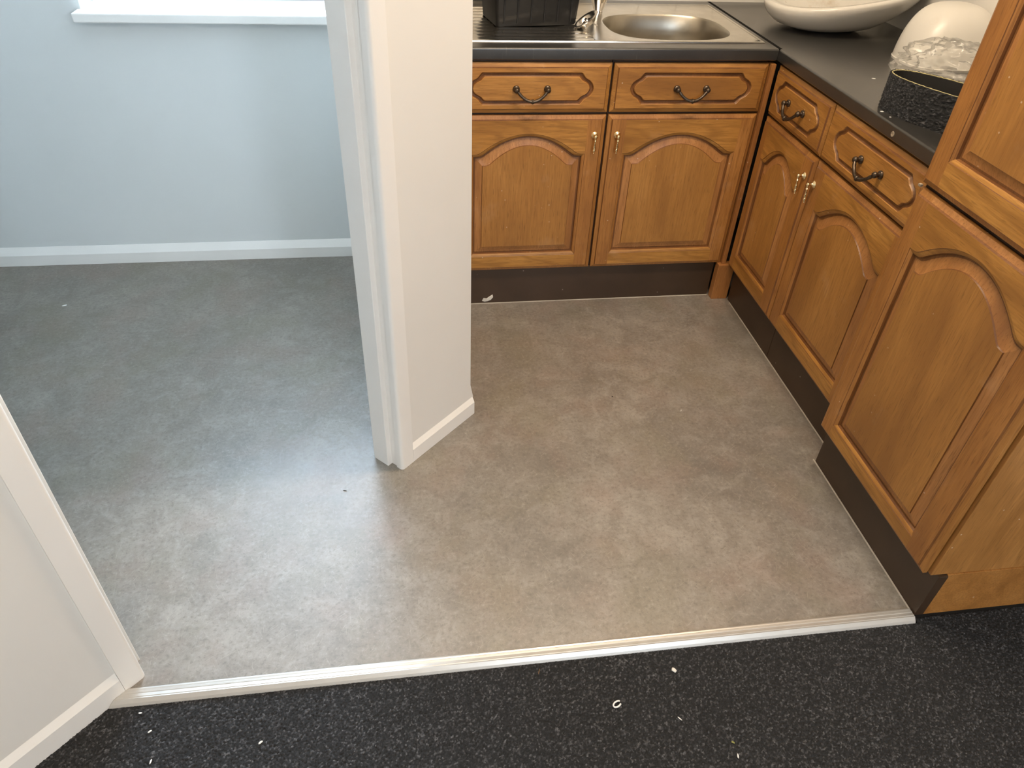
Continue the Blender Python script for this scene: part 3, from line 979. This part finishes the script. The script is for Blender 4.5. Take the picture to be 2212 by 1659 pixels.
idx = m.grid(rows, closed=True); m.face(idx[0]); m.face(idx[-1])
m.build('tub', M_black, t, smooth=35)
for k in range(6):
    m = MB(); x = -L + .022 + k * (2 * L - .044) / 5
    yb = -Dp - .0005
    m.grid([[(x - .003, yb - .002, .01), (x - .0035, yb - .020, Hc)], [(x - .002, yb - .0035, .01), (x - .0025, yb - .0215, Hc)], [(x + .002, yb - .0035, .01), (x + .0025, yb - .0215, Hc)], [(x + .003, yb - .002, .01), (x + .0035, yb - .020, Hc)]])
    m.build('rib', M_black, t)

# ---------------------------------------------------------------- things on the right worktop
# washbasin, front to the left, tail towards the wall
bs = thing('washbasin', 'white ceramic washbasin resting on the right worktop by the wall', 'basin', (1.497, 2.548, WT + .0006))
def bring(cx, cy, a, bb, z, tilt, n=2.3, cnt=48):
    out = []
    for i in range(cnt):
        th = 2 * math.pi * i / cnt
        cc, ss = math.cos(th), math.sin(th)
        x = cx + a * math.copysign(abs(cc) ** (2 / n), cc); y = cy + bb * math.copysign(abs(ss) ** (2 / n), ss)
        out.append((x, y, max(0.0, z + tilt * (x + 0.10)) if tilt else z))
    return out
m = MB()
prof = [(-.02, .01, .05, .035, 0.0, 0.0), (-.02, .01, .095, .07, 0.0005, 0.01), (-.015, .01, .150, .115, 0.010, 0.05), (-.008, .01, .200, .155, 0.030, 0.10), (0.004, .01, .236, .185, 0.056, 0.14), (0.012, .01, .256, .200, 0.078, 0.16), (0.015, .01, .264, .206, 0.092, 0.16), (0.015, .01, .263, .205, 0.099, 0.16), (0.015, .01, .255, .198, 0.102, 0.16)]
rows = [bring(*p) for p in prof]
idx = m.grid(rows, closed=True); m.face(idx[0][::-1])
m.build('shell', M_cer, bs, smooth=60)
m = MB()
prof = [(0.015, .01, .255, .198, 0.102, 0.16), (0.015, .01, .235, .180, 0.100, 0.16), (0.015, .01, .225, .170, 0.092, 0.15), (0.012, .01, .205, .150, 0.066, 0.12), (0.0, .01, .15, .105, 0.034, 0.06), (-.01, .01, .04, .03, 0.018, 0.02)]
rows = [bring(*p) for p in prof]
idx = m.grid(rows, closed=True); m.face(idx[-1])
m.build('inner_bowl', M_cerin, bs, smooth=60)

# semi pedestal
pd = thing('basin_pedestal', 'white domed ceramic basin pedestal standing beside the tall cupboard', 'pedestal', (1.640, 2.150, WT), math.radians(0))
m = MB(); rows = []
Hp = 0.160
for k in range(22):
    q_ = k / 21
    z = Hp * math.sin(q_ * math.pi / 2)
    sc_ = max(math.cos(q_ * math.pi / 2), 0.0) ** 0.55 if q_ > 0 else 1.0
    rows.append(bring(0.0 + 0.015 * q_, 0.02 * q_, 0.128 * sc_ + .0005, 0.105 * sc_ + .0005, z, 0, 2.9, 44))
idx = m.grid(rows, closed=True); m.face(idx[0]); m.face(idx[-1])
m.build('hood', M_cerm, pd, smooth=60)
m = MB(); m.grid([bring(0, 0, .1300, .107, 0.0, 0, 2.9, 44), bring(0, 0, .1310, .108, 0.006, 0, 2.9, 44), bring(0, 0, .1285, .1055, 0.008, 0, 2.9, 44)], closed=True)
m.build('foot_rim', M_cer, pd, smooth=60)

# clear crumpled polythene
bm = bmesh.new(); bmesh.ops.create_icosphere(bm, subdivisions=5, radius=1)
for vtx in bm.verts:
    p = vtx.co.copy(); n0 = p.normalized()
    q1 = 1 - abs(noise.noise(n0 * 2.6 + Vector((3, 1, 7))))
    q2 = 1 - abs(noise.noise(n0 * 6.5 + Vector((9, 2, 1))))
    q3 = noise.noise(n0 * 14)
    k = 0.55 + 0.38 * q1 + 0.20 * q2 + 0.07 * q3
    x, y, z = n0.x * 0.160 * k, n0.y * 0.075 * k, n0.z * 0.070 * k
    ca, sa = math.cos(-0.75), math.sin(-0.75)
    vtx.co = Vector((x * ca - y * sa, x * sa + y * ca, max(z + 0.058, 0.0008 + 0.0015 * abs(q3))))
m = MB(); m.add_bm(bm)
pb = m.build('plastic_bag', M_poly, smooth=75)
pb.location = (1.484, 1.862, WT)
tag(pb, 'crumpled clear plastic bag between carpet offcut and white pedestal', 'bag')

# carpet offcut bent to a loop
of = thing('carpet_offcut', 'charcoal carpet offcut bent into a loop on the right worktop', 'carpet offcut', (1.318, 1.603, WT))
NS, NZ = 340, 40
ax = Vector((0.45, -0.893, 0)); pp = Vector((0.893, 0.45, 0))
HS = 0.086
verts = []; tint = []
def loop_pt(th, off):
    a, bb = 0.180 + off, 0.060 + off
    c_, s_ = math.cos(th), math.sin(th)
    return ax * (a * math.copysign(abs(c_) ** 0.9, c_)) + pp * (bb * math.copysign(abs(s_) ** 0.85, s_))
for j in range(NZ + 1):
    for i in range(NS):
        th = 2 * math.pi * i / NS
        nz = noise.noise(Vector((i * 0.9, j * 0.9, 3.3))); n2 = noise.noise(Vector((i * 0.45 + 50, j * 0.45, 1.1)))
        p = loop_pt(th, 0.0045 + 0.0034 * nz + 0.0015 * n2)
        verts.append((p.x, p.y, HS * j / NZ + (0.0 if j == 0 else 0.0015 * nz)))
        tint.append(min(1.0, max(0.0, 0.5 + 1.1 * nz)))
faces = [(j * NS + i, j * NS + (i + 1) % NS, (j + 1) * NS + (i + 1) % NS, (j + 1) * NS + i) for j in range(NZ) for i in range(NS)]
me = bpy.data.meshes.new('pile'); me.from_pydata(verts, [], faces); me.materials.append(M_carpet)
at = me.attributes.new('tuft', 'FLOAT', 'POINT'); at.data.foreach_set('value', tint)
me.polygons.foreach_set('use_smooth', [True] * len(faces))
o = bpy.data.objects.new('pile', me); COL.objects.link(o); o.parent = of
m = MB(); rows = []
for off, z in ((0.0012, 0.0), (0.0012, HS - .002), (-0.0025, HS - .002), (-0.0030, 0.0)):
    rows.append([tuple(loop_pt(2 * math.pi * i / 80, off) + Vector((0, 0, z))) for i in range(80)])
m.grid(rows, closed=True); m.build('backing', M_rubber, of, smooth=40)
m = MB()
path = [tuple(loop_pt(2 * math.pi * i / 160, 0.0003 + 0.0009 * math.sin(i * 2.3)) + Vector((0, 0, HS - .0008 + 0.0012 * noise.noise(Vector((i * .8, 0, 0)))))) for i in range(161)]
m.tube(path, [0.0011 + 0.0006 * abs(noise.noise(Vector((i * 1.7, 4, 0)))) for i in range(161)], 6); o = m.build('edge_thread', M_yellow, of, smooth=60); o['label'] = 'frayed yellow edge of the offcut'

# ---------------------------------------------------------------- debris
def chip(label, loc, lx, ly, rz, mt=None, hz=0.0016, name='paint_chip', curl=0.0):
    m = MB(); n = 9; seed = random.random() * 50
    pts = []
    for k in range(n):
        a = 2 * math.pi * k / n
        rj = 0.8 + 0.35 * noise.noise(Vector((k * 1.3, seed, 0)))
        pts.append((math.cos(a) * lx / 2 * rj, math.sin(a) * ly / 2 * rj))
    rows = [[(x, y, 0.0 + curl * (x / lx) ** 2 * 2) for x, y in pts], [(x, y, hz * .6 + curl * (x / lx) ** 2 * 2) for x, y in pts], [(x * .7, y * .7, hz + curl * (x / lx) ** 2) for x, y in pts]]
    idx = m.grid(rows, closed=True); m.face(idx[0][::-1]); m.face(idx[-1])
    o = m.build(name, mt or M_chipw)
    o.location = loc; o.rotation_euler = (0, 0, rz)
    return tag(o, label, 'debris')


ZC = -0.0055
chip('ragged grey paint chip on the carpet, nearest the threshold strip at right', (0.535, 0.787, ZC), 0.016, 0.011, -0.9, M_chip, 0.003)
# curled peel
m = MB(); m.tube([(0.008 * math.cos(a) * 1.2, 0.0055 * math.sin(a), 0.002) for a in (0.3 + k * 5.2 / 12 for k in range(13))], 0.0018, 7)
o = m.build('paint_peel', M_chipw, smooth=60); o.location = (0.388, 0.725, ZC + .0005); o.rotation_euler = (0, 0, 0.5)
tag(o, 'curled white ring of dried paint on the carpet', 'debris')
chip('thin white sliver lying diagonally on the carpet right of the paint ring', (0.513, 0.680, ZC), 0.014, 0.003, -0.9)
chip('small white paint chip on the carpet in front of the left door frame', (-0.349, 0.732, ZC), 0.011, 0.006, 0.7, M_chip)
chip('narrow white sliver on the carpet at the bottom left', (-0.556, 0.719, ZC), 0.012, 0.004, 1.4)
chip('pale oval flake on the carpet left, between frame and sliver', (-0.572, 0.780, ZC), 0.010, 0.005, 0.5, M_chip)
chip('tiny white flake on the carpet touching the threshold left end', (-0.600, 0.8215, ZC), 0.010, 0.004, 0.0)
chip('tiny upright white sliver on the carpet at the bottom right', (0.608, 0.591, ZC), 0.013, 0.004, 1.35)
chip('dry greenish leaf scrap on the carpet at the bottom right', (0.608, 0.619, ZC), 0.010, 0.005, -0.5, M_green, name='leaf_scrap')
chip('thin brown wood splinter on the carpet below the threshold middle', (0.234, 0.818, ZC), 0.018, 0.0022, 1.2, M_straw, name='wood_splinter')
chip('short dark splinter on the vinyl left of the wall stub', (-0.209, 1.396, 0.0002), 0.013, 0.003, -0.4, M_dark, 0.0018, name='wood_splinter')
chip('white paint flake on the vinyl of the left passage', (-1.24, 2.398, 0.0002), 0.020, 0.007, 0.4)
chip('thin white curl on the kitchen vinyl before the right cabinets', (0.828, 1.636, 0.0002), 0.014, 0.002, 1.1)
chip('tiny black speck on the kitchen vinyl floor centre', (0.625, 1.722, 0.0002), 0.006, 0.005, 0.0, M_dark)
for lab, (x, y), l_ in (('long white flake on the worktop beside the carpet loop, nearest its foot', (1.232, 1.665), 0.014), ('white flake on the worktop front edge left of the carpet loop', (1.206, 1.713), 0.011), ('tiny white speck on the worktop between two larger flakes', (1.205, 1.672), 0.006), ('white flake on the worktop left of the clear plastic bag', (1.335, 1.985), 0.013)):
    chip(lab, (x, y, WT + .0001), l_, l_ * .38, -0.4, M_chipw, 0.0012, name='paint_flake')
